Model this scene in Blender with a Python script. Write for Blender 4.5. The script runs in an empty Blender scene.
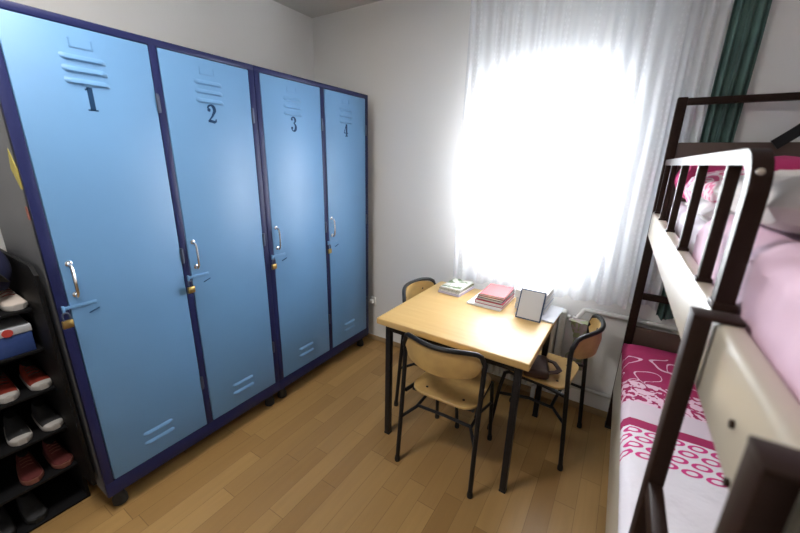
import bpy, bmesh, math, random
from mathutils import Vector, Matrix, noise
PI = math.pi
C = bpy.context.scene.collection
S = bpy.context.scene
random.seed(4)

# ------------------------------------------------------------------ camera
PITCH, YAW, ROLL, FPX = 0.2888, -0.5590, 0.0228, 357.1
CAM = Vector((1.7126, -2.2415, 1.5562))
fwd = Vector((math.sin(YAW)*math.cos(PITCH), math.cos(YAW)*math.cos(PITCH), -math.sin(PITCH)))
right = Vector((math.cos(YAW), -math.sin(YAW), 0))
up = right.cross(fwd)
r2 = math.cos(ROLL)*right + math.sin(ROLL)*up
u2 = -math.sin(ROLL)*right + math.cos(ROLL)*up
cd = bpy.data.cameras.new('camera')
cd.sensor_width = 36; cd.lens = FPX*36/800; cd.clip_start = 0.02
cd.dof.use_dof = True; cd.dof.focus_distance = 2.2; cd.dof.aperture_fstop = 2.6
cam = bpy.data.objects.new('camera', cd); C.objects.link(cam)
m3 = Matrix((r2, u2, -fwd)).transposed()
cam.matrix_world = Matrix.Translation(CAM) @ m3.to_4x4()
S.camera = cam
# ------------------------------------------------------------------ light
S.view_settings.view_transform = 'Standard'; S.view_settings.look = 'None'
S.view_settings.gamma = 1; S.view_settings.exposure = 0.42
w = bpy.data.worlds.new('sky'); S.world = w; w.use_nodes = True
bg = w.node_tree.nodes['Background']; bg.inputs[0].default_value = (.86, .94, 1, 1); bg.inputs[1].default_value = 6.0
def area(name, loc, rot, sx, sy, power, col, spread=PI):
    l = bpy.data.lights.new(name, 'AREA'); l.shape = 'RECTANGLE'; l.size = sx; l.size_y = sy
    l.energy = power; l.color = col; l.spread = spread
    o = bpy.data.objects.new(name, l); C.objects.link(o); o.location = loc; o.rotation_euler = rot
    return o
area('window_daylight', (1.24, .42, 1.46), (-PI/2, 0, 0), .8, 1.10, 125, (.95, .975, 1), 2.1)
area('added_fill_light', (.50, -2.05, 2.52), (0, 0, 0), .45, .45, 19, (1, .965, .92))  # added room fill, set just under the unseen ceiling fitting

# ------------------------------------------------------------------ materials
MATS = {}
def mat(name, col, rough=.5, metal=0, var=0, vscale=20, bump=0, bscale=60, spec=.5, coat=0, emit=None, col2=None):
    if name in MATS: return MATS[name]
    m = bpy.data.materials.new(name); m.use_nodes = True; nt = m.node_tree
    b = nt.nodes['Principled BSDF']
    b.inputs['Base Color'].default_value = (*col, 1); b.inputs['Roughness'].default_value = rough
    b.inputs['Metallic'].default_value = metal; b.inputs['Specular IOR Level'].default_value = spec
    b.inputs['Coat Weight'].default_value = coat; b.inputs['Coat Roughness'].default_value = .15
    if emit: b.inputs['Emission Color'].default_value = (*emit[0], 1); b.inputs['Emission Strength'].default_value = emit[1]
    tc = nt.nodes.new('ShaderNodeTexCoord')
    if var:
        n = nt.nodes.new('ShaderNodeTexNoise'); n.inputs['Scale'].default_value = vscale; n.inputs['Detail'].default_value = 4
        nt.links.new(tc.outputs['Object'], n.inputs['Vector'])
        r = nt.nodes.new('ShaderNodeValToRGB'); c2 = col2 or tuple(max(0, c*(1-var)) for c in col)
        r.color_ramp.elements[0].color = (*c2, 1); r.color_ramp.elements[1].color = (*col, 1)
        r.color_ramp.elements[0].position = .35; r.color_ramp.elements[1].position = .65
        nt.links.new(n.outputs['Fac'], r.inputs['Fac']); nt.links.new(r.outputs['Color'], b.inputs['Base Color'])
    if bump:
        n2 = nt.nodes.new('ShaderNodeTexNoise'); n2.inputs['Scale'].default_value = bscale; n2.inputs['Detail'].default_value = 3
        nt.links.new(tc.outputs['Object'], n2.inputs['Vector'])
        bp = nt.nodes.new('ShaderNodeBump'); bp.inputs['Strength'].default_value = bump; bp.inputs['Distance'].default_value = .01
        nt.links.new(n2.outputs['Fac'], bp.inputs['Height']); nt.links.new(bp.outputs['Normal'], b.inputs['Normal'])
    MATS[name] = m
    return m
class NG:
    """tiny wrapper to write node maths"""
    def __init__(s, m): s.nt = m.node_tree
    def node(s, t, **k):
        n = s.nt.nodes.new(t)
        for a, v in k.items(): setattr(n, a, v)
        return n
    def m(s, op, a, b=None, c=None):
        n = s.node('ShaderNodeMath', operation=op)
        for i, x in enumerate((a, b, c)):
            if x is None: continue
            if isinstance(x, (int, float)): n.inputs[i].default_value = x
            else: s.nt.links.new(x, n.inputs[i])
        return n.outputs[0]
    def mix(s, f, a, b):
        n = s.node('ShaderNodeMix', data_type='RGBA')
        for x, i in ((f, 0), (a, 6), (b, 7)):
            if isinstance(x, (int, float)): n.inputs[i].default_value = x
            elif isinstance(x, tuple): n.inputs[i].default_value = (*x, 1)
            else: s.nt.links.new(x, n.inputs[i])
        return n.outputs[2]
    def xyz(s):
        tc = s.node('ShaderNodeTexCoord'); sp = s.node('ShaderNodeSeparateXYZ'); s.nt.links.new(tc.outputs['Object'], sp.inputs[0])
        return sp.outputs[0], sp.outputs[1], sp.outputs[2], tc.outputs['Object']
    def noise(s, vec, scale, detail=3, dist=0):
        n = s.node('ShaderNodeTexNoise'); n.inputs['Scale'].default_value = scale; n.inputs['Detail'].default_value = detail
        n.inputs['Distortion'].default_value = dist
        s.nt.links.new(vec, n.inputs['Vector']); return n.outputs['Fac']

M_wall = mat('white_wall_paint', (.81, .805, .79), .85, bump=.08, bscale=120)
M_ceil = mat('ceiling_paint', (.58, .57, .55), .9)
M_blue = mat('light_blue_locker_paint', (.118, .262, .465), .46, var=.05, vscale=3, bump=.015, bscale=5)
M_navy = mat('navy_locker_paint', (.010, .014, .070), .45, spec=.3)
M_side = mat('grey_locker_side', (.13, .135, .15), .6)
M_chrome = mat('chrome', (.75, .76, .78), .22, 1)
M_brass = mat('brass', (.40, .28, .10), .4, 1)
M_steel = mat('dull_steel', (.10, .12, .17), .5, 1)
M_number = mat('dark_blue_stencil_ink', (.010, .040, .10), .7, spec=.15)
M_black = mat('black_metal_paint', (.009, .009, .011), .4, bump=.02, spec=.3)
M_ply = mat('beech_plywood', (.56, .36, .13), .38, var=.22, vscale=9)
M_brown = mat('dark_brown_bed_paint', (.022, .011, .008), .48, spec=.12)
M_cream = mat('cream_bed_laminate', (.50, .45, .36), .3, coat=.25)
M_headpanel = mat('brown_headboard_laminate', (.075, .042, .030), .45)
M_ink = mat('rack_black', (.006, .006, .007), .6, spec=.2)
M_paper = mat('paper', (.80, .79, .76), .8)
M_plastic_white = mat('white_plastic', (.8, .8, .78), .4)
M_rad = mat('radiator_enamel', (.62, .61, .58), .4)
M_pipe = mat('painted_pipe', (.60, .59, .56), .45)
M_rubber = mat('black_rubber', (.01, .01, .01), .7)

def wood_floor():
    m = bpy.data.materials.new('laminate_floor'); m.use_nodes = True; g = NG(m); nt = m.node_tree
    x, y, z, v = g.xyz()
    W, Lg = .092, .60
    row = g.m('FLOOR', g.m('DIVIDE', x, W))
    wn = g.node('ShaderNodeTexWhiteNoise', noise_dimensions='1D'); nt.links.new(row, wn.inputs['W'])
    yy = g.m('ADD', g.m('DIVIDE', y, Lg), g.m('MULTIPLY', wn.outputs[0], 7))
    col = g.m('FLOOR', yy)
    cb = g.node('ShaderNodeCombineXYZ'); nt.links.new(row, cb.inputs[0]); nt.links.new(col, cb.inputs[1])
    w2 = g.node('ShaderNodeTexWhiteNoise', noise_dimensions='2D'); nt.links.new(cb.outputs[0], w2.inputs['Vector'])
    mp = g.node('ShaderNodeMapping'); mp.inputs['Scale'].default_value = (40, 3, 1); nt.links.new(v, mp.inputs[0])
    add = g.node('ShaderNodeVectorMath', operation='ADD'); nt.links.new(mp.outputs[0], add.inputs[0]); nt.links.new(w2.outputs['Color'], add.inputs[1])
    gr = g.noise(add.outputs[0], 1.0, 4, .6)
    base = g.mix(w2.outputs[0], (.33, .185, .062), (.47, .285, .105))
    base = g.mix(g.m('MULTIPLY', gr, .45), base, (.22, .125, .05))
    # joints
    fx = g.m('FRACT', g.m('DIVIDE', x, W)); fy = g.m('FRACT', yy)
    j = g.m('MAXIMUM', g.m('LESS_THAN', fx, .025), g.m('LESS_THAN', fy, .005))
    base = g.mix(g.m('MULTIPLY', j, .5), base, (.10, .055, .02))
    b = nt.nodes['Principled BSDF']; nt.links.new(base, b.inputs['Base Color']); b.inputs['Roughness'].default_value = .38
    b.inputs['Specular IOR Level'].default_value = .4
    return m
def table_wood():
    m = bpy.data.materials.new('beech_table_veneer'); m.use_nodes = True; g = NG(m); nt = m.node_tree
    x, y, z, v = g.xyz()
    mp = g.node('ShaderNodeMapping'); mp.inputs['Scale'].default_value = (2.0, 26, 26); nt.links.new(v, mp.inputs[0])
    n = g.noise(mp.outputs[0], 1.2, 4, .5)
    base = g.mix(n, (.47, .295, .10), (.59, .395, .165))
    b = nt.nodes['Principled BSDF']; nt.links.new(base, b.inputs['Base Color']); b.inputs['Roughness'].default_value = .38; b.inputs['Specular IOR Level'].default_value = .4
    return m
def curtain_mat():
    m = bpy.data.materials.new('white_sheer_lace'); m.use_nodes = True; g = NG(m); nt = m.node_tree
    nt.nodes.remove(nt.nodes['Principled BSDF']); out = nt.nodes['Material Output']
    uv = g.node('ShaderNodeUVMap'); sp = g.node('ShaderNodeSeparateXYZ'); nt.links.new(uv.outputs[0], sp.inputs[0])
    x, z = sp.outputs[0], sp.outputs[1]                     # metres along the cloth and up
    P = .16
    fx = g.m('FRACT', g.m('DIVIDE', x, P))
    band = g.m('LESS_THAN', g.m('ABSOLUTE', g.m('SUBTRACT', fx, .5)), .13)
    fz = g.m('FRACT', g.m('DIVIDE', z, .028)); fx2 = g.m('FRACT', g.m('DIVIDE', x, .021))
    dx = g.m('SUBTRACT', fx2, .5); dz = g.m('SUBTRACT', fz, .5)
    dot = g.m('LESS_THAN', g.m('ADD', g.m('MULTIPLY', dx, dx), g.m('MULTIPLY', dz, dz)), .07)
    lace = g.m('MULTIPLY', band, dot)
    dif = g.node('ShaderNodeBsdfDiffuse'); dif.inputs[0].default_value = (.86, .87, .89, 1)
    tl = g.node('ShaderNodeBsdfTranslucent'); tl.inputs[0].default_value = (.86, .88, .92, 1)
    tr = g.node('ShaderNodeBsdfTransparent'); tr.inputs[0].default_value = (1, 1, 1, 1)
    a = g.node('ShaderNodeMixShader'); a.inputs[0].default_value = .45; nt.links.new(dif.outputs[0], a.inputs[1]); nt.links.new(tl.outputs[0], a.inputs[2])
    s = g.node('ShaderNodeMixShader'); nt.links.new(a.outputs[0], s.inputs[1]); nt.links.new(tr.outputs[0], s.inputs[2])
    f = g.m('SUBTRACT', .22, g.m('MULTIPLY', lace, .06)); nt.links.new(f, s.inputs[0])
    nt.links.new(s.outputs[0], out.inputs[0])
    return m
def glass_mat():
    m = bpy.data.materials.new('window_glass'); m.use_nodes = True; g = NG(m); nt = m.node_tree
    nt.nodes.remove(nt.nodes['Principled BSDF']); out = nt.nodes['Material Output']
    tr = g.node('ShaderNodeBsdfTransparent'); gl = g.node('ShaderNodeBsdfGlossy'); gl.inputs['Roughness'].default_value = .02
    s = g.node('ShaderNodeMixShader'); s.inputs[0].default_value = .06
    nt.links.new(tr.outputs[0], s.inputs[1]); nt.links.new(gl.outputs[0], s.inputs[2]); nt.links.new(s.outputs[0], out.inputs[0])
    return m
def bedspread_mat():
    m = bpy.data.materials.new('pink_printed_bedspread'); m.use_nodes = True; g = NG(m); nt = m.node_tree
    x, y, z, v = g.xyz()
    d = g.m('MULTIPLY', y, -1)                              # distance from the head of the bed
    mag = (.34, .032, .105); white = (.70, .66, .70); pale = (.72, .50, .60)
    # scroll lines printed on the magenta
    n = g.noise(v, 6.5, 0, .3)
    scroll = g.m('LESS_THAN', g.m('ABSOLUTE', g.m('SUBTRACT', n, .47)), .011)
    n3 = g.noise(v, 8.5, 0, .2)
    scroll2 = g.m('LESS_THAN', g.m('ABSOLUTE', g.m('SUBTRACT', n3, .58)), .009)
    sc = g.m('MULTIPLY', g.m('MAXIMUM', scroll, scroll2), g.m('GREATER_THAN', d, .22))
    head = g.mix(sc, mag, pale)
    # flower band
    n2 = g.noise(v, 30, 1, 1.0)
    fl = g.mix(g.m('GREATER_THAN', n2, .49), mag, pale)
    c = g.mix(g.m('GREATER_THAN', d, .47), head, fl)
    c = g.mix(g.m('GREATER_THAN', d, .64), c, (.62, .52, .58))
    c = g.mix(g.m('GREATER_THAN', d, .765), c, mag)
    # oval rings
    PU, PV = .064, .046
    vv = g.m('DIVIDE', g.m('SUBTRACT', d, .815), PV); row = g.m('FLOOR', vv)
    uu = g.m('ADD', g.m('DIVIDE', x, PU), g.m('MULTIPLY', row, .5))
    du = g.m('SUBTRACT', g.m('FRACT', uu), .5); dv = g.m('SUBTRACT', g.m('FRACT', vv), .5)
    du2 = g.m('ADD', du, g.m('MULTIPLY', dv, .35))
    rr = g.m('SQRT', g.m('ADD', g.m('POWER', g.m('MULTIPLY', du2, 1.0), 2), g.m('POWER', g.m('MULTIPLY', dv, 1.15), 2)))
    ring = g.m('LESS_THAN', g.m('ABSOLUTE', g.m('SUBTRACT', rr, .34)), .10)
    ringc = g.mix(ring, white, (.55, .05, .20))
    c = g.mix(g.m('GREATER_THAN', d, .815), c, ringc)
    c = g.mix(g.m('GREATER_THAN', d, .999), c, white)
    b = nt.nodes['Principled BSDF']; nt.links.new(c, b.inputs['Base Color']); b.inputs['Roughness'].default_value = .9
    b.inputs['Specular IOR Level'].default_value = .1
    nb = g.noise(v, 12, 3)
    bp = g.node('ShaderNodeBump'); bp.inputs['Strength'].default_value = .35; bp.inputs['Distance'].default_value = .02
    nt.links.new(nb, bp.inputs['Height']); nt.links.new(bp.outputs[0], b.inputs['Normal'])
    return m
def print_mat(name, base, ink, scale, thr):
    m = bpy.data.materials.new(name); m.use_nodes = True; g = NG(m); nt = m.node_tree
    x, y, z, v = g.xyz(); n = g.noise(v, scale, 1, 1.0)
    c = g.mix(g.m('GREATER_THAN', n, thr), base, ink)
    b = nt.nodes['Principled BSDF']; nt.links.new(c, b.inputs['Base Color']); b.inputs['Roughness'].default_value = .9
    return m

# ------------------------------------------------------------------ mesh helpers
class MB:
    def __init__(s): s.bm = bmesh.new()
    def box(s, x0, x1, y0, y1, z0, z1, bev=0, seg=2, mtx=None):
        r = bmesh.ops.create_cube(s.bm, size=1)
        vs = r['verts']
        for v in vs: v.co = Vector((x0+(v.co.x+.5)*(x1-x0), y0+(v.co.y+.5)*(y1-y0), z0+(v.co.z+.5)*(z1-z0)))
        if bev:
            es = list({e for v in vs for e in v.link_edges})
            rb = bmesh.ops.bevel(s.bm, geom=es, offset=bev, segments=seg, affect='EDGES', profile=.5)
            vs = list({v for f in rb['faces'] for v in f.verts} | {v for v in vs if v.is_valid})
        if mtx:
            for v in vs: v.co = mtx @ v.co
        return s
    def grid(s, rows, closed_u=False, closed_v=False, cap=False):
        vr = [[s.bm.verts.new(p) for p in r] for r in rows]
        n, k = len(vr), len(vr[0])
        for i in range(n if closed_v else n-1):
            for j in range(k if closed_u else k-1):
                s.bm.faces.new((vr[i][j], vr[i][(j+1) % k], vr[(i+1) % n][(j+1) % k], vr[(i+1) % n][j]))
        if cap: s.bm.faces.new(list(reversed(vr[0]))); s.bm.faces.new(vr[-1])
        return s
    def tube(s, pts, r, n=10, flat=None, closed=False):
        pts = [Vector(p) for p in pts]; rows = []
        N = len(pts); tn = []
        for i in range(N):
            a = pts[i-1] if (i or closed) else pts[0]; b = pts[(i+1) % N] if (i < N-1 or closed) else pts[-1]
            tn.append((b-a).normalized())
        ref = Vector((0, 0, 1)) if abs(tn[0].z) < .9 else Vector((0, 1, 0))
        u = (ref - ref.dot(tn[0])*tn[0]).normalized()
        for i in range(N):
            t = tn[i]; u = (u - u.dot(t)*t).normalized(); w_ = t.cross(u)
            rr = r[i] if isinstance(r, (list, tuple)) else r
            if flat:   # rectangular section (a along u, b along w)
                a, b = flat
                rows.append([pts[i]+u*sx*a+w_*sy*b for sx, sy in ((1, 1), (-1, 1), (-1, -1), (1, -1))])
            else:
                rows.append([pts[i]+(u*math.cos(2*PI*k/n)+w_*math.sin(2*PI*k/n))*rr for k in range(n)])
        return s.grid(rows, closed_u=True, closed_v=closed, cap=not closed)
    def lathe(s, prof, c, n=20, axis='z'):
        rows = []
        for r, h in prof:
            ring = []
            for k in range(n):
                a = 2*PI*k/n; p = (r*math.cos(a), r*math.sin(a), h)
                if axis == 'x': p = (p[2], p[0], p[1])
                if axis == 'y': p = (p[1], p[2], p[0])
                ring.append(Vector(c)+Vector(p))
            rows.append(ring)
        return s.grid(rows, closed_u=True, cap=True)
    def prism(s, poly, z0, z1, f=lambda x, y, z: (x, y, z)):
        a = [f(x, y, z0) for x, y in poly]; b = [f(x, y, z1) for x, y in poly]
        return s.grid([a, b], closed_u=True, cap=True)
    def build(s, name, m, parent=None, smooth=True, loc=None, rot=None):
        bmesh.ops.recalc_face_normals(s.bm, faces=s.bm.faces)
        me = bpy.data.meshes.new(name); s.bm.to_mesh(me); s.bm.free()
        o = bpy.data.objects.new(name, me); C.objects.link(o); me.materials.append(m)
        if smooth:
            for p in me.polygons: p.use_smooth = True
            me.set_sharp_from_angle(angle=math.radians(38))
        if parent: o.parent = parent
        if loc: o.location = loc
        if rot: o.rotation_euler = rot
        return o
def arc(c, r, a0, a1, n, plane='xz'):
    out = []
    for i in range(n+1):
        a = a0+(a1-a0)*i/n; p, q = r*math.cos(a), r*math.sin(a)
        out.append(Vector(c)+Vector({'xz': (p, 0, q), 'yz': (0, p, q), 'xy': (p, q, 0)}[plane]))
    return out
def tag(o, label, cat, group=None):
    o['label'] = label; o['category'] = cat
    if group: o['group'] = group
    return o
def thing(name, label, cat, loc=(0, 0, 0), rz=0, group=None):
    o = bpy.data.objects.new(name, None); C.objects.link(o); o.location = loc; o.rotation_euler = (0, 0, rz)
    o.empty_display_size = .1
    return tag(o, label, cat, group)
def struct(o): o['kind'] = 'structure'; return o
def dup(root, loc, rz, label, group=None):
    def cp(o, par):
        c = o.copy(); C.objects.link(c)
        if par: c.parent = par
        for ch in [k for k in KIDS if k.parent == o]: cp(ch, c)
        return c
    KIDS = list(C.objects)
    r = cp(root, None); r.location = loc; r.rotation_euler = (0, 0, rz); r['label'] = label
    if group: r['group'] = group
    return r

# ================================================================== room
XL, YB, ZC, XR, YN = -.6233, .1109, 2.609, 2.85, -4.0
struct(MB().box(XL-.1, XR+.1, YN-.1, YB+.25, -.1, 0).build('floor', wood_floor()))
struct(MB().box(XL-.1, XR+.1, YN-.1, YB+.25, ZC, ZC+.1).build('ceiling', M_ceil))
struct(MB().box(XL-.1, XL, YN, YB+.25, 0, ZC).build('wall_left', M_wall))
struct(MB().box(XR, XR+.1, YN, YB+.25, 0, ZC).build('wall_right', M_wall))
struct(MB().box(XL-.1, XR+.1, YN-.1, YN, 0, ZC).build('wall_front', M_wall))
WX0, WX1, WZ0, WZ1 = .86, 1.60, .98, 1.96
b = MB()
for x0, x1, z0, z1 in ((XL, WX0, 0, ZC), (WX1, XR, 0, ZC), (WX0, WX1, 0, WZ0), (WX0, WX1, WZ1, ZC)):
    b.box(x0, x1, YB, YB+.25, z0, z1)
struct(b.build('wall_back', M_wall))
# window: frame, sashes and panes
b = MB()
def frame(b, x0, x1, z0, z1, t, y0, y1):
    b.box(x0, x0+t, y0, y1, z0, z1); b.box(x1-t, x1, y0, y1, z0, z1)
    b.box(x0+t, x1-t, y0, y1, z0, z0+t); b.box(x0+t, x1-t, y0, y1, z1-t, z1)
frame(b, WX0, WX1, WZ0, WZ1, .05, YB+.10, YB+.16)
win = struct(b.build('window_1', M_plastic_white))
xm = (WX0+WX1)/2
for x0, x1 in ((WX0+.05, xm), (xm, WX1-.05)):
    b = MB(); frame(b, x0, x1, WZ0+.05, WZ1-.05, .045, YB+.095, YB+.15); sash = b.build('sash', M_plastic_white, win)
    MB().box(x0+.045, x1-.045, YB+.118, YB+.124, WZ0+.095, WZ1-.095).build('pane', glass_mat(), sash)
b = MB().box(xm-.012, xm+.012, YB+.075, YB+.095, 1.36, 1.42, .003); b.tube([(xm, YB+.07, 1.40), (xm, YB+.06, 1.40), (xm, YB+.058, 1.29)], .008)
b.build('window_handle', M_plastic_white, win)
struct(MB().box(WX0-.04, WX1+.04, YB-.02, YB+.10, WZ0-.03, WZ0, .006).build('trim_1', M_plastic_white))
M_base = mat('oak_baseboard', (.40, .27, .14), .5, var=.15, vscale=12)
struct(MB().box(XL, XR, YB-.012, YB, 0, .045, .004).build('baseboard_back', M_base))
struct(MB().box(XL, XL+.012, YN, YB-.012, 0, .045, .004).build('baseboard_left', M_base))
struct(MB().box(XR-.012, XR, YN, YB-.012, 0, .045, .004).build('baseboard_right', M_base))

# unseen square fitting, added overhead as fill light for the room
cl = thing('added_ceiling_fill', 'square white fill light added on the ceiling out of view', 'fill light', (.50, -2.05, ZC))
MB().box(-.28, .28, -.28, .28, -.05, 0, .01).build('fill_body', M_plastic_white, cl)
MB().box(-.25, .25, -.25, .25, -.065, -.05, .006).build('diffuser', mat('fill_diffuser', (.9, .9, .85), .5, emit=((1, .95, .88), 3)), cl)

# ================================================================== lockers
def ribbon(b, pts, ws, f):
    """stroke of varying width in the glyph plane"""
    L_, R_ = [], []
    for i, (p, w_) in enumerate(zip(pts, ws)):
        a = Vector(pts[max(i-1, 0)]); c = Vector(pts[min(i+1, len(pts)-1)]); t = (c-a).normalized(); n = Vector((-t.y, t.x))
        L_.append(Vector(p)+n*w_/2); R_.append(Vector(p)-n*w_/2)
    b.grid([[f(l.x, l.y, 0), f(l.x, l.y, 1), f(r.x, r.y, 1), f(r.x, r.y, 0)] for l, r in zip(L_, R_)], closed_u=True, cap=True)
def sweep(c, r, a0, a1, n=12, ry=None):
    return [(c[0]+r*math.cos(math.radians(a0+(a1-a0)*i/n)), c[1]+(ry or r)*math.sin(math.radians(a0+(a1-a0)*i/n))) for i in range(n+1)]
def digit(b, d, f):
    if d == 1:
        ribbon(b, [(0, .02), (0, .98)], [.20, .20], f); ribbon(b, [(-.19, .03), (.19, .03)], [.06, .06], f)
        ribbon(b, [(-.17, .86), (0, .95)], [.06, .10], f)
    elif d == 2:
        p = sweep((0, .73), .20, 170, -40, 14, .23)+[(.02, .36), (-.14, .18), (-.22, .06)]
        ws = [.08, .09, .1, .1, .09, .1, .12, .15, .18, .2, .2, .2, .19, .17, .15]+[.10, .07, .05]
        ribbon(b, p, ws[:len(p)], f); ribbon(b, [(-.24, .08), (-.05, .10), (.12, .06), (.22, .12), (.25, .24)], [.10, .16, .16, .12, .04], f)
        ribbon(b, sweep((-.13, .70), .05, 0, 360, 10), [.1]*11, f)
    elif d == 3:
        p = sweep((-.01, .75), .18, 150, -85, 12, .20); ribbon(b, p, [.08, .08, .08, .09, .11, .14, .17, .18, .17, .14, .1, .08, .06], f)
        p = sweep((-.01, .28), .21, 85, -160, 14, .26); ribbon(b, p, [.06, .08, .11, .15, .18, .2, .2, .19, .17, .14, .1, .08, .07, .07, .08], f)
        ribbon(b, sweep((-.15, .22), .045, 0, 360, 10), [.09]*11, f); ribbon(b, sweep((-.13, .80), .045, 0, 360, 10), [.09]*11, f)
    else:
        ribbon(b, [(.08, .03), (.08, .98)], [.18, .18], f); ribbon(b, [(-.10, .03), (.24, .03)], [.06, .06], f)
        ribbon(b, [(.05, .95), (-.24, .30)], [.06, .06], f); ribbon(b, [(-.25, .28), (.26, .28)], [.07, .07], f)
ZB, ZT = .10, 2.000
def locker(y0, y1, doors, label):
    L = thing('locker', label, 'locker', (0, (y0+y1)/2, 0), 0, 'double lockers along the wall')
    oy = (y0+y1)/2
    b = MB()                                                    # carcass, sides, back, top and bottom
    b.box(-.50, -.004, y0-oy, y0-oy+.012, ZB, ZT-.004); b.box(-.50, -.004, y1-oy-.012, y1-oy, ZB, ZT-.004)
    b.box(-.50, -.49, y0-oy+.012, y1-oy-.012, ZB, ZT-.004); b.box(-.49, -.004, y0-oy+.012, y1-oy-.012, ZT-.02, ZT-.004)
    b.box(-.49, -.02, y0-oy+.012, y1-oy-.012, ZB, ZB+.02)
    b.build('carcass', M_side, L, smooth=False)
    b = MB()
    b.box(-.02, .006, y0-oy, y1-oy, ZT-.026, ZT, .003); b.box(-.02, .006, y0-oy, y1-oy, ZB, ZB+.072, .003)
    b.box(-.02, .006, y0-oy, y0-oy+.033, ZB+.07, ZT-.024, .003); b.box(-.02, .006, y1-oy-.033, y1-oy, ZB+.07, ZT-.024, .003)
    m0 = doors[0][1]; m1 = doors[1][0]
    b.box(-.02, .006, m0-oy, m1-oy, ZB+.07, ZT-.024, .003)
    b.build('front_frame', M_navy, L)
    for fy in (y0-oy+.05, y1-oy-.05):
        for fx in (-.05, -.44):
            MB().lathe([(.024, 0), (.03, .006), (.03, .03), (.022, .05), (.022, ZB)], (fx, fy, 0), 16).build('foot', M_rubber, L)
    for (d0, d1, num) in doors:
        c = (d0+d1)/2-oy-.010; a0, a1 = d0-oy+.002, d1-oy-.002
        dz0, dz1 = ZB+.075, ZT-.029
        d = MB().box(-.012, .008, a0, a1, dz0, dz1, .004).build('door', M_blue, L)
        for zz in (1.872, 1.834, 1.796):
            louvre(d, c, zz, .066)
        for zz in (.312, .262): louvre(d, c+.0, zz, .066)
        b = MB()                                                # little card holder pressed above the vents
        b.box(.008, .0098, c-.034, c+.034, 1.905, 1.909); b.box(.008, .0098, c-.034, c-.030, 1.909, 1.935); b.box(.008, .0098, c+.030, c+.034, 1.909, 1.935)
        b.build('card_holder', M_blue, d, smooth=False)
        b = MB(); H = .080
        digit(b, num, lambda gx, gy, gz: (.0078+.0010*gz, c+gx*H, 1.704+gy*H))
        b.build('number', M_number, d, smooth=False)
        hy = a0+.026                                            # handle
        b = MB().tube([(.008, hy, 1.045), (.026, hy, 1.04), (.034, hy, 1.055), (.036, hy, 1.10), (.034, hy, 1.145), (.026, hy, 1.16), (.008, hy, 1.165)], .0055, 8)
        for zz in (1.045, 1.165): b.lathe([(.011, .0075), (.011, .011), (.007, .013)], (0, hy, zz), 12, 'x')
        b.build('handle', M_chrome, d)
        b = MB().box(.008, .012, a0-.022, a0+.082, .992, 1.006, .0015); b.box(.0118, .022, a0-.026, a0-.018, .985, 1.012, .001)
        b.build('hasp', M_blue, d)
        b = MB().tube([(.006, a0+.052, .958), (.012, a0+.060, .963), (.012, a0+.085, .972)], .0022, 6); b.build('latch_slot', M_number, d)
        for zz in (1.76, 1.11, .43):
            b = MB(); b.lathe([(.0065, -.036), (.0065, .036)], (.010, a1+.004, zz), 10); b.box(.006, .0095, a1-.002, a1+.014, zz-.03, zz+.03)
            b.build('hinge', M_steel, d)
    return L
def louvre(parent, c, z, hw):
    b = MB(); rows = []
    for i in range(13):
        t = -1+2*i/12; s_ = max(.02, min(1, (1-abs(t))*7)); y = c+t*hw
        rows.append([(.0075, y, z+.012), (.0075+.006*s_, y, z+.004), (.0075+.007*s_, y, z-.004), (.0075, y, z-.010)])
    b.grid(rows, closed_u=True, cap=True); b.build('louvre', M_blue, parent)
DOORS = [(-1.852, -1.428, 1), (-1.397, -.980, 2), (-.916, -.482, 3), (-.448, -.033, 4)]
locker(-1.885, -.948, DOORS[:2], 'light blue two-door metal locker with doors numbered 1 and 2')
locker(-.947, 0, DOORS[2:], 'light blue two-door metal locker with doors numbered 3 and 4')
for (d0, d1, num) in DOORS:
    y = d0+.002; zt = .985
    p = thing('padlock', 'small brass padlock hanging from the hasp of locker door %d' % num, 'padlock', (.028, y-.022, zt-.045), .15, 'padlocks on the locker doors')
    b = MB().box(-.007, .007, -.017, .017, -.012, .020, .004); b.build('padlock_body', M_brass, p)
    MB().tube([(0, -.010, .018), (0, -.010, .038)]+arc((0, 0, .038), .010, PI, 0, 8, 'yz')+[(0, .010, .018)], .003, 8).build('shackle', M_steel, p)
# stickers on the shaded side of the first locker
def quad_sticker(name, label, pts, col, thick=.0015):
    b = MB(); b.prism([(p[0], p[1]) for p in pts], 0, thick, lambda x, z, t: (x, -1.885-t, z))
    return tag(b.build(name, mat('sticker_paper_%d' % int(col[1]*100), col, .7), smooth=False), label, 'sticker')
quad_sticker('sticker', 'yellow slanted sticker on the grey side of the first locker', [(-.060, 1.565), (-.012, 1.50), (-.012, 1.435), (-.030, 1.435), (-.085, 1.50)], (.50, .42, .08))
quad_sticker('sticker', 'small reddish sticker below the yellow one on the locker side', [(-.045, 1.375), (-.022, 1.375), (-.020, 1.33), (-.043, 1.33)], (.32, .10, .07))

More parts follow.
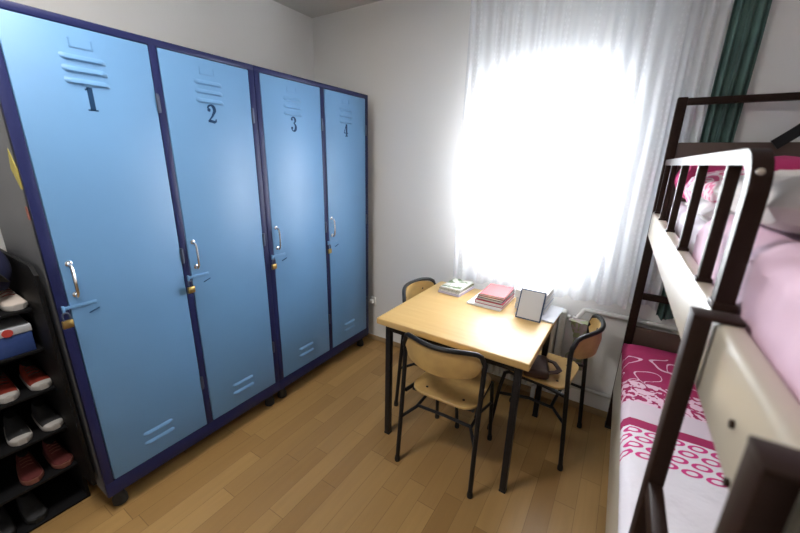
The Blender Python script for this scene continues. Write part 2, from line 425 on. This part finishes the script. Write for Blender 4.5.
# ================================================================== table
TX0, TX1, TY0, TY1 = .690, 1.488, -.830, -.072
t = thing('table', 'square beech-topped table with black steel legs', 'table', ((TX0+TX1)/2, (TY0+TY1)/2, 0), -.0145)
hw, hd = (TX1-TX0)/2, (TY1-TY0)/2
MB().box(-hw, hw, -hd, hd, .715, .75, .006, 3).build('tabletop', table_wood(), t)
b = MB()
for s_ in (-1, 1):
    b.box(-hw+.067, hw-.067, s_*(hd-.050)-.011, s_*(hd-.050)+.011, .672, .714); b.box(s_*(hw-.052)-.011, s_*(hw-.052)+.011, -hd+.065, hd-.065, .672, .714)
b.build('apron', M_black, t)
for sx in (-1, 1):
    for sy in (-1, 1):
        cx, cy = sx*(hw-.052), sy*(hd-.050)
        l = MB().box(cx-.0155, cx+.0155, cy-.0155, cy+.0155, .008, .714, .003).build('leg', M_black, t)
        MB().box(cx-.0170, cx+.0170, cy-.0170, cy+.0170, 0, .012, .003).build('leg_cap', M_rubber, l)

# ================================================================== chairs
def chair(label):
    c = thing('chair', label, 'chair', (0, 0, 0), 0, 'plywood school chairs around the table')
    # seat: rounded plywood shell, slightly dished
    def rr(s_, w_, d_, r):
        pts = []
        for cx, cy, a in ((w_-r, d_-r, 0), (-w_+r, d_-r, 90), (-w_+r, -d_+r, 180), (w_-r, -d_+r, 270)):
            for k in range(6): an = math.radians(a+18*k); pts.append((cx+r*math.cos(an), cy+r*math.sin(an)))
        return [(x*s_, y*s_) for x, y in pts]
    def zs(x, y): return .447-.010*(1-(x/.18)**2)*(1 if abs(y) < .16 else .6)-.012*max(0, (y-.12)/.08)**2
    b = MB(); rows = []
    for s_, dz in ((.02, 0), (.5, 0), (.85, 0), (.985, 0), (1, -.003), (1, -.011), (.985, -.014), (.5, -.014), (.02, -.014)):
        rows.append([Vector((x*(1-.25*y), y+.018, zs(x, y)+dz)) for x, y in rr(s_, .170, .178, .075)])
    b.grid(rows, closed_u=True, cap=True)
    seat = b.build('seat', M_ply, c)
    for x in (-.10, .10):
        MB().lathe([(.007, 0), (.007, .002), (.004, .0035)], (x, -.115+.035-.02, zs(x, -.1)-.0005), 10).build('screw', M_black, seat)
    # back legs with the uprights
    def bx(x): return -.162-.085*(1-(x/.206)**2)                  # curve of the backrest, seen from above
    for s_ in (-1, 1):
        lg = MB().tube([(s_*.206, -.205, .012), (s_*.203, -.190, .22), (s_*.201, -.174, .43), (s_*.201, -.165, .54), (s_*.202, -.160, .63), (s_*.203, -.160, .675)], .0115, 10).build('leg', M_black, c)
        MB().lathe([(.014, 0), (.0145, .012), (.0125, .03)], (s_*.206, -.205, 0), 12).build('leg_cap', M_rubber, lg)
        lg = MB().tube([(s_*.170, .215, .012), (s_*.165, .185, .30), (s_*.160, .165, .41), (s_*.160, .14, .425), (s_*.165, -.05, .425), (s_*.19, -.165, .425)], .0105, 10).build('leg', M_black, c)
        MB().lathe([(.0135, 0), (.014, .012), (.012, .03)], (s_*.170, .215, 0), 12).build('leg_cap', M_rubber, lg)
        MB().tube([(s_*.204, -.192, .27), (s_*.15, -.11, .305), (s_*.15, .02, .305), (s_*.166, .19, .27)], .0085, 8).build('side_stretcher', M_black, c)
    MB().tube([(-.15, -.10, .305), (0, -.095, .305), (.15, -.10, .305)], .0085, 8).build('cross_stretcher', M_black, c)
    MB().tube([(-.165, -.13, .425), (.165, -.13, .425)], .009, 8).build('seat_frame', M_black, c)
    # arched tube over the backrest
    pts = [(-.203, -.160, .665)]
    for i in range(25):
        x = -.206+.412*i/24; e = abs(x)/.206
        z = .768-.005*math.cos(x/.206*PI) - .030*e**3 - .045*max(0, (e-.86)/.14)**2
        pts.append((x*(1-.0*e), bx(x)+0, z))
    pts.append((.203, -.160, .665))
    MB().tube(pts, .0115, 10).build('back_frame', M_black, c)
    b = MB(); rows = []
    for i in range(25):
        x = -.192+.384*i/24; e = abs(x)/.192; y = bx(x)
        zt = .760-.028*e**3-.03*max(0, (e-.86)/.14)**2; zb = .622+.018*e**2+.03*max(0, (e-.84)/.16)**2
        yy = y+.006
        rows.append([(x, yy, zb), (x, yy-.01, (zb+zt)/2), (x, yy, zt), (x, yy+.011, zt), (x, yy+.001, (zb+zt)/2), (x, yy+.011, zb)])
    b.grid(rows, closed_u=True, cap=True); br = b.build('backrest', M_ply, c)
    for x in (-.11, .11):
        MB().lathe([(.007, 0), (.007, .003), (.004, .005)], (x, bx(x)+.010, .705), 10, 'y').build('screw', M_black, br)
    return c
ch = chair('plywood school chair pushed in at the near side of the table, back to the viewer')
ch.location = (1.097, -.708, 0); ch.rotation_euler = (0, 0, .02)
dup(ch, (1.467, -.263, 0), PI/2-.11, 'plywood school chair at the right of the table near the bed and radiator')
left_chair = dup(ch, (.848, -.335, 0), -PI/2, 'plywood school chair on the left side of the table, mostly hidden behind it'); left_chair.scale.z = 1.035

# ================================================================== bunk bed
BX, BY, BR = 1.8276, .0246, .0187
def bedthing(name, label, cat, group=None): return thing(name, label, cat, (BX, BY, 0), BR, group)
BW, BL = .92, 1.95
bed = bedthing('bunk_bed', 'dark brown metal bunk bed with cream side panels beside the window', 'bed')
for (u, v, zt) in ((0, 0, 1.869), (BW-.04, 0, 1.869), (0, -BL, 1.869), (BW-.04, -BL, 1.869)):
    p = MB().box(u, u+.04, v-.02, v+.02, .01, zt, .004).build('post', M_brown, bed)
    MB().box(u-.002, u+.042, v-.022, v+.022, 0, .02, .003).build('post_cap', M_rubber, p)
for v in (0, -BL):
    MB().box(.04, BW-.04, v-.015, v+.015, 1.835, 1.865, .003).build('head_rail', M_brown, bed)
    MB().box(.04, BW-.04, v-.015, v+.015, .855, .888, .003).build('head_rail', M_brown, bed)
    MB().box(.04, BW-.04, v-.012, v+.012, 1.28, 1.668, .004).build('head_panel', M_headpanel, bed)
    MB().box(.04, BW-.04, v-.012, v+.012, .34, .690, .004).build('head_panel', M_headpanel, bed)
for z0, z1 in ((1.205, 1.333), (.27, .535)):
    for u in (0, BW-.035):
        MB().box(u, u+.035, -BL+.02, -.02, z0, z1, .010, 3).build('side_panel', M_cream, bed)
    b = MB()
    for i in range(14):
        v = -.10-i*.135; b.box(.035, BW-.035, v-.04, v+.04, z1-.095, z1-.08)
    b.build('slats', M_ply, bed)
# guard rail on the upper bunk
gz0, gz1 = 1.333, 1.574
b = MB()
path = [(.0165, -.06, gz1)]+[(.0165, -1.46, gz1)]+[(.0165, -1.46-.055*math.sin(a), gz1-.055+.055*math.cos(a)) for a in [PI/2*k/6 for k in range(1, 7)]]+[(.0165, -1.515, gz0)]
b.tube(path, .013, flat=(.013, .013))
gr = b.build('guard_rail', M_brown, bed)
for v in (-.08, -.345, -.68, -1.02, -1.345):
    b = MB().box(.006, .027, v-.010, v+.010, gz0, gz1-.012, .003); bar = b.build('guard_bar', M_brown, gr)
    MB().box(.003, .030, v-.014, v+.014, gz0-.001, gz0+.008, .002).build('bracket', M_brown, bar)
MB().box(.001, .034, -1.535, -1.495, gz0-.001, gz0+.012, .002).build('bracket', M_brown, gr)
b = MB(); b.lathe([(.005, 0), (.005, .003), (.003, .004)], (0, 0, 0), 12, 'y'); b.build('bolt', M_cream, gr, loc=(.012, -1.5295, 1.552), rot=(0, 0, PI))
# ladder hooked over the side panel
ld = bedthing('bunk_ladder', 'dark brown metal ladder hooked over the near half of the upper bunk panel', 'ladder')
for v in (-1.580, -1.915):
    s_ = MB().box(-.031, -.007, v-.02, v+.02, .0, 1.338, .003).build('stile', M_brown, ld)
    b = MB().box(-.031, .030, v-.021, v+.021, 1.334, 1.341, .002); b.build('hook', M_brown, s_)
for z in (1.006, .67, .335):
    MB().box(-.0305, -.0075, -1.896, -1.599, z-.02, z+.014, .004).build('rung', M_brown, ld)
for v, z in ((-1.763, 1.270), (-1.800, 1.218)):
    MB().lathe([(.005, 0), (.005, .004), (.003, .005)], (0, 0, 0), 12, 'x').build('bolt', M_brown, bed, loc=(-.004, v, z))

# ---- bedding
def cushion(name, m, u0, u1, v0, v1, z0, z1, nz=.0, e=.35, ns=6, seed=0, nu=36, nv=44, flat=.5):
    """soft block: full at the middle, rounded to its edges, with fold noise"""
    b = MB(); top, bot = [], []
    for i in range(nv+1):
        rt, rb = [], []
        for j in range(nu+1):
            a, c = -1+2*j/nu, -1+2*i/nv
            k = (max(0, 1-abs(a)**6)*max(0, 1-abs(c)**6))**e
            n = noise.noise(Vector((a*ns*(u1-u0), c*ns*(v1-v0), seed)))*nz + noise.noise(Vector((a*ns*3*(u1-u0), c*ns*3*(v1-v0), seed+5)))*nz*.4
            zm = z0+(z1-z0)*flat
            x, y = (u0+u1)/2+a*(u1-u0)/2, (v0+v1)/2+c*(v1-v0)/2
            rt.append((x, y, zm+(z1-zm)*k+n*k)); rb.append((x, y, zm-(zm-z0)*k))
        top.append(rt); bot.append(rb)
    b.grid(top); b.grid(bot); bmesh.ops.remove_doubles(b.bm, verts=b.bm.verts, dist=1e-4)
    o = b.build(name, m); o.location = (BX, BY, 0); o.rotation_euler = (0, 0, BR)
    for p in o.data.polygons: p.use_smooth = True
    return o
M_pinkprint = print_mat('pink_white_print', (.70, .52, .58), (.58, .10, .22), 34, .53)
M_magenta = mat('magenta_cotton', (.50, .035, .15), .9, bump=.2, bscale=14)
M_palepink = mat('pale_pink_quilt', (.72, .50, .62), .9, bump=.4, bscale=11)
M_creamcloth = mat('cream_fleece', (.70, .65, .63), .95, bump=.35, bscale=25)
M_whitec = mat('white_cotton', (.72, .70, .72), .9, bump=.2, bscale=14)
M_mat = mat('mattress_ticking', (.55, .50, .55), .9)
def mattress(z0, z1, label, m_=.042):
    o = MB().box(m_, BW-m_, -BL+.03, -.025, z0, z1, .03, 4).build('mattress', M_mat); o.location = (BX, BY, 0); o.rotation_euler = (0, 0, BR)
    return tag(o, label, 'mattress')
mattress(.455, .588, 'mattress of the lower bunk under a pink and white bedspread')
mattress(1.260, 1.395, 'mattress of the upper bunk behind the guard rail', .068)
# lower bedspread: a sheet lying over the mattress and tucked at its sides
b = MB(); rows = []
for i in range(80):
    v = -.022-(BL-.05)*i/79; r_ = []
    prof = [(.003, .541), (.001, .560), (.006, .580), (.022, .594)]+[(.022+.876*k/40, .596) for k in range(1, 40)]+[(.898, .594), (.914, .580), (.917, .541)]
    edge = max(0, 1-abs(v+.022)/.05)
    pil = .030*math.exp(-((v+.20)/.14)**2)
    for u, z in prof:
        n = noise.noise(Vector((u*7, v*7, 2)))*.006+noise.noise(Vector((u*2, v*22, 7)))*.004*(1 if v > -.5 else .3)
        k = 1 if z > .59 else 0
        r_.append((u, v, z+k*(n+.004+pil*min(1, max(0, u-.01)/.08)*min(1, max(0, .91-u)/.08))-edge*.02*k))
    rows.append(r_)
b.grid(rows); o = b.build('bedspread', bedspread_mat()); o.location = (BX, BY, 0); o.rotation_euler = (0, 0, BR)
sm = o.modifiers.new('thickness', 'SOLIDIFY'); sm.thickness = .004; sm.offset = 1
tag(o, 'bedspread on the lower bunk, magenta at the head and white with pink rings', 'bedspread')
# upper bunk bedding
tag(cushion('pillow', M_magenta, .05, .86, -.36, -.035, 1.40, 1.600, .010, .3, 6, 1), 'magenta pillow against the headboard of the upper bunk', 'pillow', )
tag(cushion('pillow', M_pinkprint, .055, .86, -.62, -.365, 1.395, 1.548, .012, .3, 6, 3), 'pink and white printed pillow lying before the magenta pillow', 'pillow')
tag(cushion('sheet', M_whitec, .042, .87, -1.02, -.625, 1.396, 1.465, .016, .3, 8, 4), 'white rumpled sheet on the upper bunk behind the guard bars', 'sheet')
tag(cushion('cushion', M_pinkprint, .045, .17, -1.045, -.87, 1.462, 1.520, .006, .4, 8, 8), 'small pink printed cushion behind the last guard bars', 'cushion')
b = MB(); rows = []
for i in range(70):
    v = -1.04-.86*i/69; r_ = []; e_ = min(1, i/6, (69-i)/6)
    for k in range(64):
        q = k/63
        if q < .12: u, z = .044, 1.30+.115*q/.12
        elif q < .22: a_ = (q-.12)/.10*PI/2; u, z = .042+.05*(1-math.cos(a_)), 1.415+.030*math.sin(a_)
        elif q < .88: u, z = .092+.74*(q-.22)/.66, 1.440
        elif q < .94: a_ = (q-.88)/.06*PI/2; u, z = .832+.045*math.sin(a_), 1.440-.03*(1-math.cos(a_))
        else: u, z = .878+.002*(q-.94)/.06, 1.415-.115*(q-.94)/.06
        n = noise.noise(Vector((u*9, v*8, z*9)))*.014+noise.noise(Vector((u*22, v*20, 3+z*20)))*.006
        kz = max(0, min(1, (z-1.345)/.05)); side = max(0, 1-abs(q-.5)/.5)
        r_.append((u-abs(n)*.8*kz*(1 if q < .5 else -1)*(1 if abs(q-.5) > .3 else 0), v, z-(1-e_)*.035*kz+n*kz))
    rows.append(r_)
b.grid(rows); o = b.build('quilt', M_palepink); o.location = (BX, BY, 0); o.rotation_euler = (0, 0, BR)
sm = o.modifiers.new('thickness', 'SOLIDIFY'); sm.thickness = .006; sm.offset = 1
tag(o, 'pale pink quilt spread on the near half of the upper bunk', 'quilt')
tag(cushion('blanket', M_creamcloth, .040, .62, -1.50, -1.06, 1.448, 1.552, .012, .35, 7, 9), 'folded cream blanket lying on the pale pink quilt', 'blanket')
# black strap over the head rail
b = MB(); b.tube([(.375+.05*math.sin(k/12*PI*.5)*3.2, -.03+.012*math.sin(k/12*PI), 1.655+.22*(k/12)) for k in range(13)], .012, flat=(.022, .004))
o = b.build('strap', M_black); o.location = (BX, BY, 0); o.rotation_euler = (0, 0, BR); tag(o, 'black strap hanging on the headboard of the upper bunk', 'strap')

# ================================================================== curtains
def curtain(name, m, x0, x1, y, z0, z1, waves, amp, seed, label, hem=lambda x: 0, skew=0):
    nx, nz = int(waves*14), 26
    me = bpy.data.meshes.new(name); vs, fs, uvs = [], [], []
    s = 0; px = None
    cols = []
    for i in range(nx+1):
        t = i/nx; x = x0+(x1-x0)*t
        ph = 2*PI*waves*t+2.0*noise.noise(Vector((t*9, seed, 0)))
        cols.append((x, math.sin(ph)*amp*(.6+.6*noise.noise(Vector((t*6, seed, 3)))+.2), ph))
    ln = [0]
    for i in range(nx): ln.append(ln[-1]+math.hypot(cols[i+1][0]-cols[i][0], cols[i+1][1]-cols[i][1]))
    for i in range(nx+1):
        for k in range(nz+1):
            q = k/nz; x, dy, ph = cols[i]; zb = z0+hem(x)+.010*math.sin(ph*.5+seed)
            z = zb+(z1-zb)*q
            vs.append((x+skew*(1-t)*(1-q)+.012*noise.noise(Vector((x*4, z*2, seed)))*(1-q), y+dy*(.55+.45*(1-q))+.008*noise.noise(Vector((x*9, z*1.5, seed+3))), z)); uvs.append((ln[i], z))
    for i in range(nx):
        for k in range(nz):
            a = i*(nz+1)+k; fs.append((a, a+nz+1, a+nz+2, a+1))
    me.from_pydata(vs, [], fs); me.materials.append(m)
    ul = me.uv_layers.new()
    for l in me.loops: ul.data[l.index].uv = uvs[l.vertex_index]
    for p in me.polygons: p.use_smooth = True
    o = bpy.data.objects.new(name, me); C.objects.link(o)
    return tag(o, label, 'curtain')
CM = curtain_mat()
curtain('sheer_curtain', CM, .765, 1.80, -.035, .775, 2.575, 17, .015, 1, 'long white sheer lace curtain hanging over the bright window', lambda x: .03*(x-.7), .105)
curtain('sheer_curtain', CM, 1.53, 1.95, .080, .80, 2.575, 8, .018, 5, 'bunched edge of white sheer curtain beside the green curtain')
M_green = mat('teal_green_curtain', (.075, .145, .125), .8, var=.25, vscale=5)
curtain('drape', M_green, 1.955, 2.080, .074, .75, 2.575, 3.5, .022, 8, 'narrow dark green curtain gathered beside the white sheer')
rl = MB().box(.55, 2.45, -.06, .09, 2.575, 2.605, .004).build('curtain_rail', M_plastic_white); tag(rl, 'white curtain rail fixed along the ceiling above the window', 'curtain rail')

# ================================================================== radiator and pipes
rd = thing('radiator', 'white ribbed radiator under the window behind the table', 'radiator', (0, 0, 0))
b = MB(); N = 18
for i in range(N):
    x = .72+i*.0455
    MB().box(x-.019, x+.019, .015, .095, .10, .685, .012, 3).build('radiator_fin', M_rad, rd)
for z in (.14, .645): MB().tube([(.70, .055, z), (1.53, .055, z)], .016, 10).build('header_pipe', M_rad, rd)
for x in (.86, 1.38):
    MB().box(x-.012, x+.012, .04, .07, 0, .10).build('bracket', M_rad, rd)
for z, lab in ((.700, 'upper white heating pipe running along the back wall behind the bed'), (.165, 'lower white heating pipe running along the back wall near the floor')):
    b = MB().tube([(1.545, .055, .645 if z > .5 else .14), (1.57, .06, .645 if z > .5 else .14), (1.60, .085, z), (1.64, .0935, z), (2.80, .0935, z)], .015, 10)
    tag(b.build('heating_pipe', M_pipe), lab, 'pipe')
# plastic carrier bag beside the radiator
b = MB(); rows = []
for k in range(21):
    q = k/20; z = .335+.315*q; wv = .052*(1-.45*math.sin(q*PI*.9)**4+.35*max(0, q-.8)/.2); ring = []
    for j in range(32):
        a = 2*PI*j/32; n = noise.noise(Vector((math.cos(a)*2.2, math.sin(a)*2.2, z*16)))+.5*noise.noise(Vector((math.cos(a)*5, math.sin(a)*5, z*34)))
        ring.append((1.605+(wv+.022*n)*math.cos(a), .022+(.6*wv+.014*n)*math.sin(a), z+.012*noise.noise(Vector((a*2, 5, 1)))*q))
    rows.append(ring)
b.grid(rows, closed_u=True, cap=True)
tag(b.build('carrier_bag', print_mat('green_pink_bag', (.30, .33, .20), (.42, .34, .36), 22, .50)), 'crumpled green and pink bag hanging at the end of the radiator', 'bag')
# plug on the back wall by the lockers
pl = thing('wall_socket', 'small white wall socket on the back wall beside the last locker', 'socket', (-.045+.02, YB, .375))
MB().box(-.03, .03, -.012, 0, -.035, .035, .004).build('socket_plate', M_plastic_white, pl)
MB().box(-.016, .016, -.045, -.012, -.016, .016, .005).build('plug', M_plastic_white, pl)

# ================================================================== books on the table
def book(cx, cy, z, w_, d_, h, rz, cover, label, group, name='book'):
    t_ = thing(name, label, 'book', (cx, cy, z), rz, group)
    b = MB(); c = min(.003, h*.2)
    b.box(-w_/2, w_/2, -d_/2, d_/2, h-c, h, .0008); b.box(-w_/2, w_/2, -d_/2, d_/2, 0, c, .0008); b.box(-w_/2, -w_/2+c, -d_/2, d_/2, c, h-c)
    b.build('cover', cover, t_)
    MB().box(-w_/2+c, w_/2-.003, -d_/2+.003, d_/2-.003, c, h-c).build('pages', M_paper, t_)
    return t_
def cov(name, col, r=.65): return mat(name, col, r)
M_magz = print_mat('magazine_cover', (.62, .62, .56), (.16, .22, .12), 14, .54)
g1 = 'books in the left stack on the table'
book(.862, -.175, .750, .15, .22, .010, -.08, cov('lilac_cover', (.45, .38, .58)), 'thin lilac-covered book at the bottom of the left table stack', g1)
book(.860, -.172, .760, .145, .215, .012, -.05, cov('white_cover', (.74, .73, .72)), 'white-covered book second from the bottom of the left table stack', g1)
book(.862, -.170, .772, .142, .21, .008, -.10, cov('olive_cover', (.16, .17, .07)), 'olive-green booklet under the top magazine of the left stack', g1)
book(.860, -.168, .780, .140, .21, .009, -.03, M_magz, 'white and green patterned magazine on top of the left stack', g1)
g2 = 'books in the middle stack on the table'
book(1.110, -.212, .750, .205, .29, .008, -.03, M_paper, 'large white folder at the base of the middle stack', g2)
book(1.130, -.210, .758, .165, .235, .022, -.02, cov('crimson_cover', (.50, .035, .07)), 'crimson-covered book on the white folder of the middle stack', g2)
book(1.132, -.205, .780, .150, .225, .012, -.05, cov('grey_cover', (.30, .29, .33)), 'grey-covered book in the middle of the middle stack', g2)
book(1.135, -.210, .792, .150, .22, .014, -.03, cov('dark_cover', (.08, .05, .06)), 'dark-covered book just under the top of the middle stack', g2)
book(1.138, -.215, .806, .145, .215, .014, .02, cov('rose_cover', (.62, .12, .13)), 'rose-pink book on top of the middle stack', g2)
g3 = 'books in the right stack on the table'
book(1.395, -.225, .750, .205, .25, .008, -.06, cov('folder_cover', (.55, .56, .60)), 'wide white folder with dark edges at the base of the right stack', g3)
book(1.352, -.178, .758, .165, .20, .034, -.04, cov('plain_cover', (.72, .72, .74)), 'thick white book at the bottom of the right stack', g3)
book(1.354, -.178, .792, .160, .20, .032, -.05, cov('blue_grey_cover', (.45, .50, .60)), 'pale blue-grey book in the middle of the right stack', g3)
book(1.350, -.175, .824, .165, .20, .045, -.03, cov('ivory_cover', (.78, .77, .74)), 'thick ivory book on top of the right stack', g3)
# framed board leaning on the right stack
fr = thing('picture_frame', 'blue-edged grey framed board leaning on the right book stack', 'frame', (1.366, -.394, .750), -.03)
tilt = Matrix.Rotation(-math.radians(24), 4, 'X')
MB().box(-.066, .066, -.004, .004, .004, .166, .002, 2, tilt).build('backing_board', cov('navy_frame', (.03, .06, .13)), fr)
MB().box(-.059, .059, -.0052, -.003, .011, .159, 0, 1, tilt).build('grey_sheet', mat('grey_sheet', (.60, .60, .60), .4), fr)
# brown bag on the right chair
hb = thing('handbag', 'dark brown handbag lying on the seat of the right chair', 'bag', (1.432, -.335, .445), .25)
M_leather = mat('brown_leather', (.055, .018, .012), .35, bump=.15, bscale=40)
MB().box(-.065, .065, -.10, .10, 0, .050, .018, 4).build('bag_body', M_leather, hb)
MB().tube([(.06, -.07, .035), (.10, -.05, .035), (.125, .0, .022), (.10, .05, .035), (.06, .07, .035)], .008, flat=(.004, .012)).build('bag_strap', M_leather, hb)

# ================================================================== shoe rack
RX0, RX1, RY0, RY1 = -.60, -.20, -2.62, -1.900
rk = thing('shoe_rack', 'tall black shoe rack full of shoes at the end of the lockers', 'shoe rack', (0, 0, 0))
SH = [.012, .205, .405, .607, .790, .965]
for y0 in (RY1-.012+.0, RY0):
    b = MB()
    if y0 > -2: b.prism([(RX0, 0), (RX1, 0), (RX1+.01, .14), (-.04, .17), (-.04, 1.13), (-.08, 1.16), (RX0, 1.16)], y0, y0+.012, lambda x, z, y: (x, y, z))
    else: b.box(RX0, RX1, y0, y0+.012, 0, 1.16)
    b.build('side_panel', M_ink, rk, smooth=False)
for z in SH:
    MB().box(RX0, RX1, RY0+.012, RY1-.012, z-.012, z+.0, .002).build('shelf', M_ink, rk)
MB().box(RX0-.006, RX0, RY0, RY1, 0, 1.16).build('back_panel', M_ink, rk)

def shoe(kind, cm, sm, toe=None, lace=None):
    """one shoe, toe towards +x, origin under the heel centre; built once per kind and copied"""
    r = thing('shoe', '', 'shoe', (0, 0, 0), 0)
    L_ = .27; r.scale = (.76, .76, .76)
    def half(t):  # half width along the sole
        return .030+.016*math.sin(min(1, t*1.05)*PI*.62)*1.0-.030*max(0, (t-.80)/.20)**2.2-.008*max(0, (.12-t)/.12)**2
    ts = [0, .02, .06, .12, .2, .3, .4, .5, .6, .7, .8, .87, .93, .97, 1]
    b = MB(); rows = []
    for t_ in ts:
        w_ = max(.006, half(t_)); x = t_*L_; zt = .026+.004*max(0, t_-.8)/.2
        rows.append([(x, -w_, .003), (x, w_, .003), (x, w_+.003, .014), (x, w_, zt), (x, -w_, zt), (x, -w_-.003, .014)])
    b.grid(rows, closed_u=True, cap=True); b.build('sole', sm, r)
    def top(t): return .100-.004*t if t < .22 else .099-.058*min(1, (t-.22)/.42)+.006*math.sin((t-.22)*6) if t < .64 else .047-.018*((t-.64)/.36)**1.6
    b = MB(); rows = []
    for t_ in ts[:-1]:
        w_ = max(.005, half(t_)-.002); x = .003+t_*(L_-.006); h = max(.034, top(t_)); prof = []
        for k in range(13):
            a = PI*k/12; prof.append((x, w_*math.cos(a)*(1-.25*math.sin(a)**2 if h > .06 else 1), .025+(h-.025)*math.sin(a)**.6))
        rows.append(prof)
    b.grid(rows, closed_u=True, cap=True); up_ = b.build('upper', cm, r)
    b = MB(); b.lathe([(.001, 0), (.022, .0), (.024, .003), (.018, .004)], (0, 0, 0), 16)
    o = b.build('opening', M_rubber, r); o.location = (.062, 0, .094); o.scale = (1.9, .95, 1); o.rotation_euler = (0, .10, 0)
    if toe:
        b = MB(); rows = []
        for t_ in (.86, .90, .94, .97, .99):
            w_ = max(.006, half(t_)-.0005); x = .004+t_*(L_-.006); h = max(.036, top(t_)+.002)
            rows.append([(x, w_*math.cos(PI*k/12), .026+(h-.026)*math.sin(PI*k/12)**.6) for k in range(13)])
        b.grid(rows, closed_u=True, cap=True); b.build('toe_cap', toe, r)
    if lace:
        b = MB()
        for i in range(4):
            t_ = .34+.07*i; x = t_*L_; z = top(t_)+.002; w_ = half(t_)*.55
            b.tube([(x, -w_, z-.006), (x+.004, 0, z+.002), (x, w_, z-.006)], .0028, 6)
        b.build('laces', lace, r)
    return r
def pair(proto, y, z, labels, group, first, x=None, gap=.084):
    for i, lb in enumerate(labels):
        loc = ((x if x is not None else RX1-.215), y-i*gap, z)
        if i == 0 and first: proto.location = loc; proto['label'] = lb; proto['group'] = group; proto.rotation_euler = (0, 0, .05)
        else: dup(proto, loc, -.05 if i else .05, lb, group)
M_red = mat('red_canvas', (.30, .032, .016), .8, var=.6, vscale=16)
M_wsole = mat('white_sole', (.40, .38, .36), .7)
M_dk = mat('charcoal_suede', (.03, .03, .032), .85)
M_maroon = mat('maroon_suede', (.11, .017, .015), .85)
M_msole = mat('red_brown_sole', (.20, .07, .05), .7)
pr = shoe('red', M_red, M_wsole, M_wsole, M_dk)
pair(pr, -1.950, SH[3], ['red sneaker with white toe nearest the lockers on its shelf', 'red sneaker with white toe, further left of its pair'], 'red sneakers on the rack', True)
pr = shoe('charcoal', M_dk, M_wsole, M_wsole, None)
pair(pr, -1.952, SH[2], ['charcoal shoe with white toe rim nearest the lockers', 'charcoal shoe with white toe rim, further left of its pair'], 'charcoal shoes on the rack', True)
pr = shoe('maroon', M_maroon, M_msole, None, M_msole)
pair(pr, -1.955, SH[1], ['dark red shoe nearest the lockers on the low shelf', 'dark red shoe further left of its pair on the low shelf'], 'dark red shoes on the rack', True)
pr = shoe('black', M_dk, M_rubber, None, None)
pair(pr, -2.08, SH[0], ['black shoe on the bottom shelf of the rack, right of its pair', 'black shoe on the bottom shelf of the rack at the picture edge'], 'black shoes on the rack', True)
pr = shoe('white', mat('off_white_leather', (.60, .52, .46), .6), M_wsole, None, mat('brick_lace', (.28, .07, .05), .7))
pair(pr, -1.955, SH[5], ['off-white sneaker on the top shelf under the navy bag', 'off-white sneaker on the top shelf at the picture edge'], 'off-white sneakers on the rack', True)
# shoe box on the second shelf
bx_ = thing('shoe_box', 'blue and white shoe box with a red spot on the upper shelf', 'box', (RX1-.16, -2.035, SH[4]), 0)
MB().box(-.15, .15, -.105, .105, 0, .085, .002).build('box_body', cov('blue_card', (.025, .06, .22)), bx_)
MB().box(-.153, .153, -.108, .108, .085, .112, .002).build('lid', cov('white_card', (.50, .52, .56)), bx_)
b = MB(); b.lathe([(.016, 0), (.016, .001)], (.154, .04, .098), 16, 'x'); b.build('red_spot', cov('red_print', (.50, .05, .04)), bx_)
b = MB(); b.box(.1505, .1515, -.09, .0, .010, .060); b.build('grey_print', cov('grey_print', (.35, .36, .40)), bx_, smooth=False)
# navy bag on top
ng = thing('backpack', 'navy blue backpack resting on top of the shoe rack contents', 'bag', (-.315, -2.005, 1.043), 0)
b = MB(); rows = []
for k in range(17):
    q = k/16; a = PI*q; z = .16*q; s_ = max(.05, math.sin(a*.5+.75)**.8) if q < .95 else .3
    rows.append([(.085*s_*math.copysign(abs(math.cos(t_))**.6, math.cos(t_)), .085*s_*math.copysign(abs(math.sin(t_))**.6, math.sin(t_)), z) for t_ in [2*PI*j/28 for j in range(28)]])
b.grid(rows, closed_u=True, cap=True); b.build('bag_body', mat('navy_cloth', (.012, .014, .05), .85, bump=.3, bscale=20), ng)
MB().tube([(.06, -.05, .02), (.10, -.04, .06), (.10, .03, .07), (.06, .05, .03)], .008, flat=(.004, .014)).build('bag_strap', M_dk, ng)
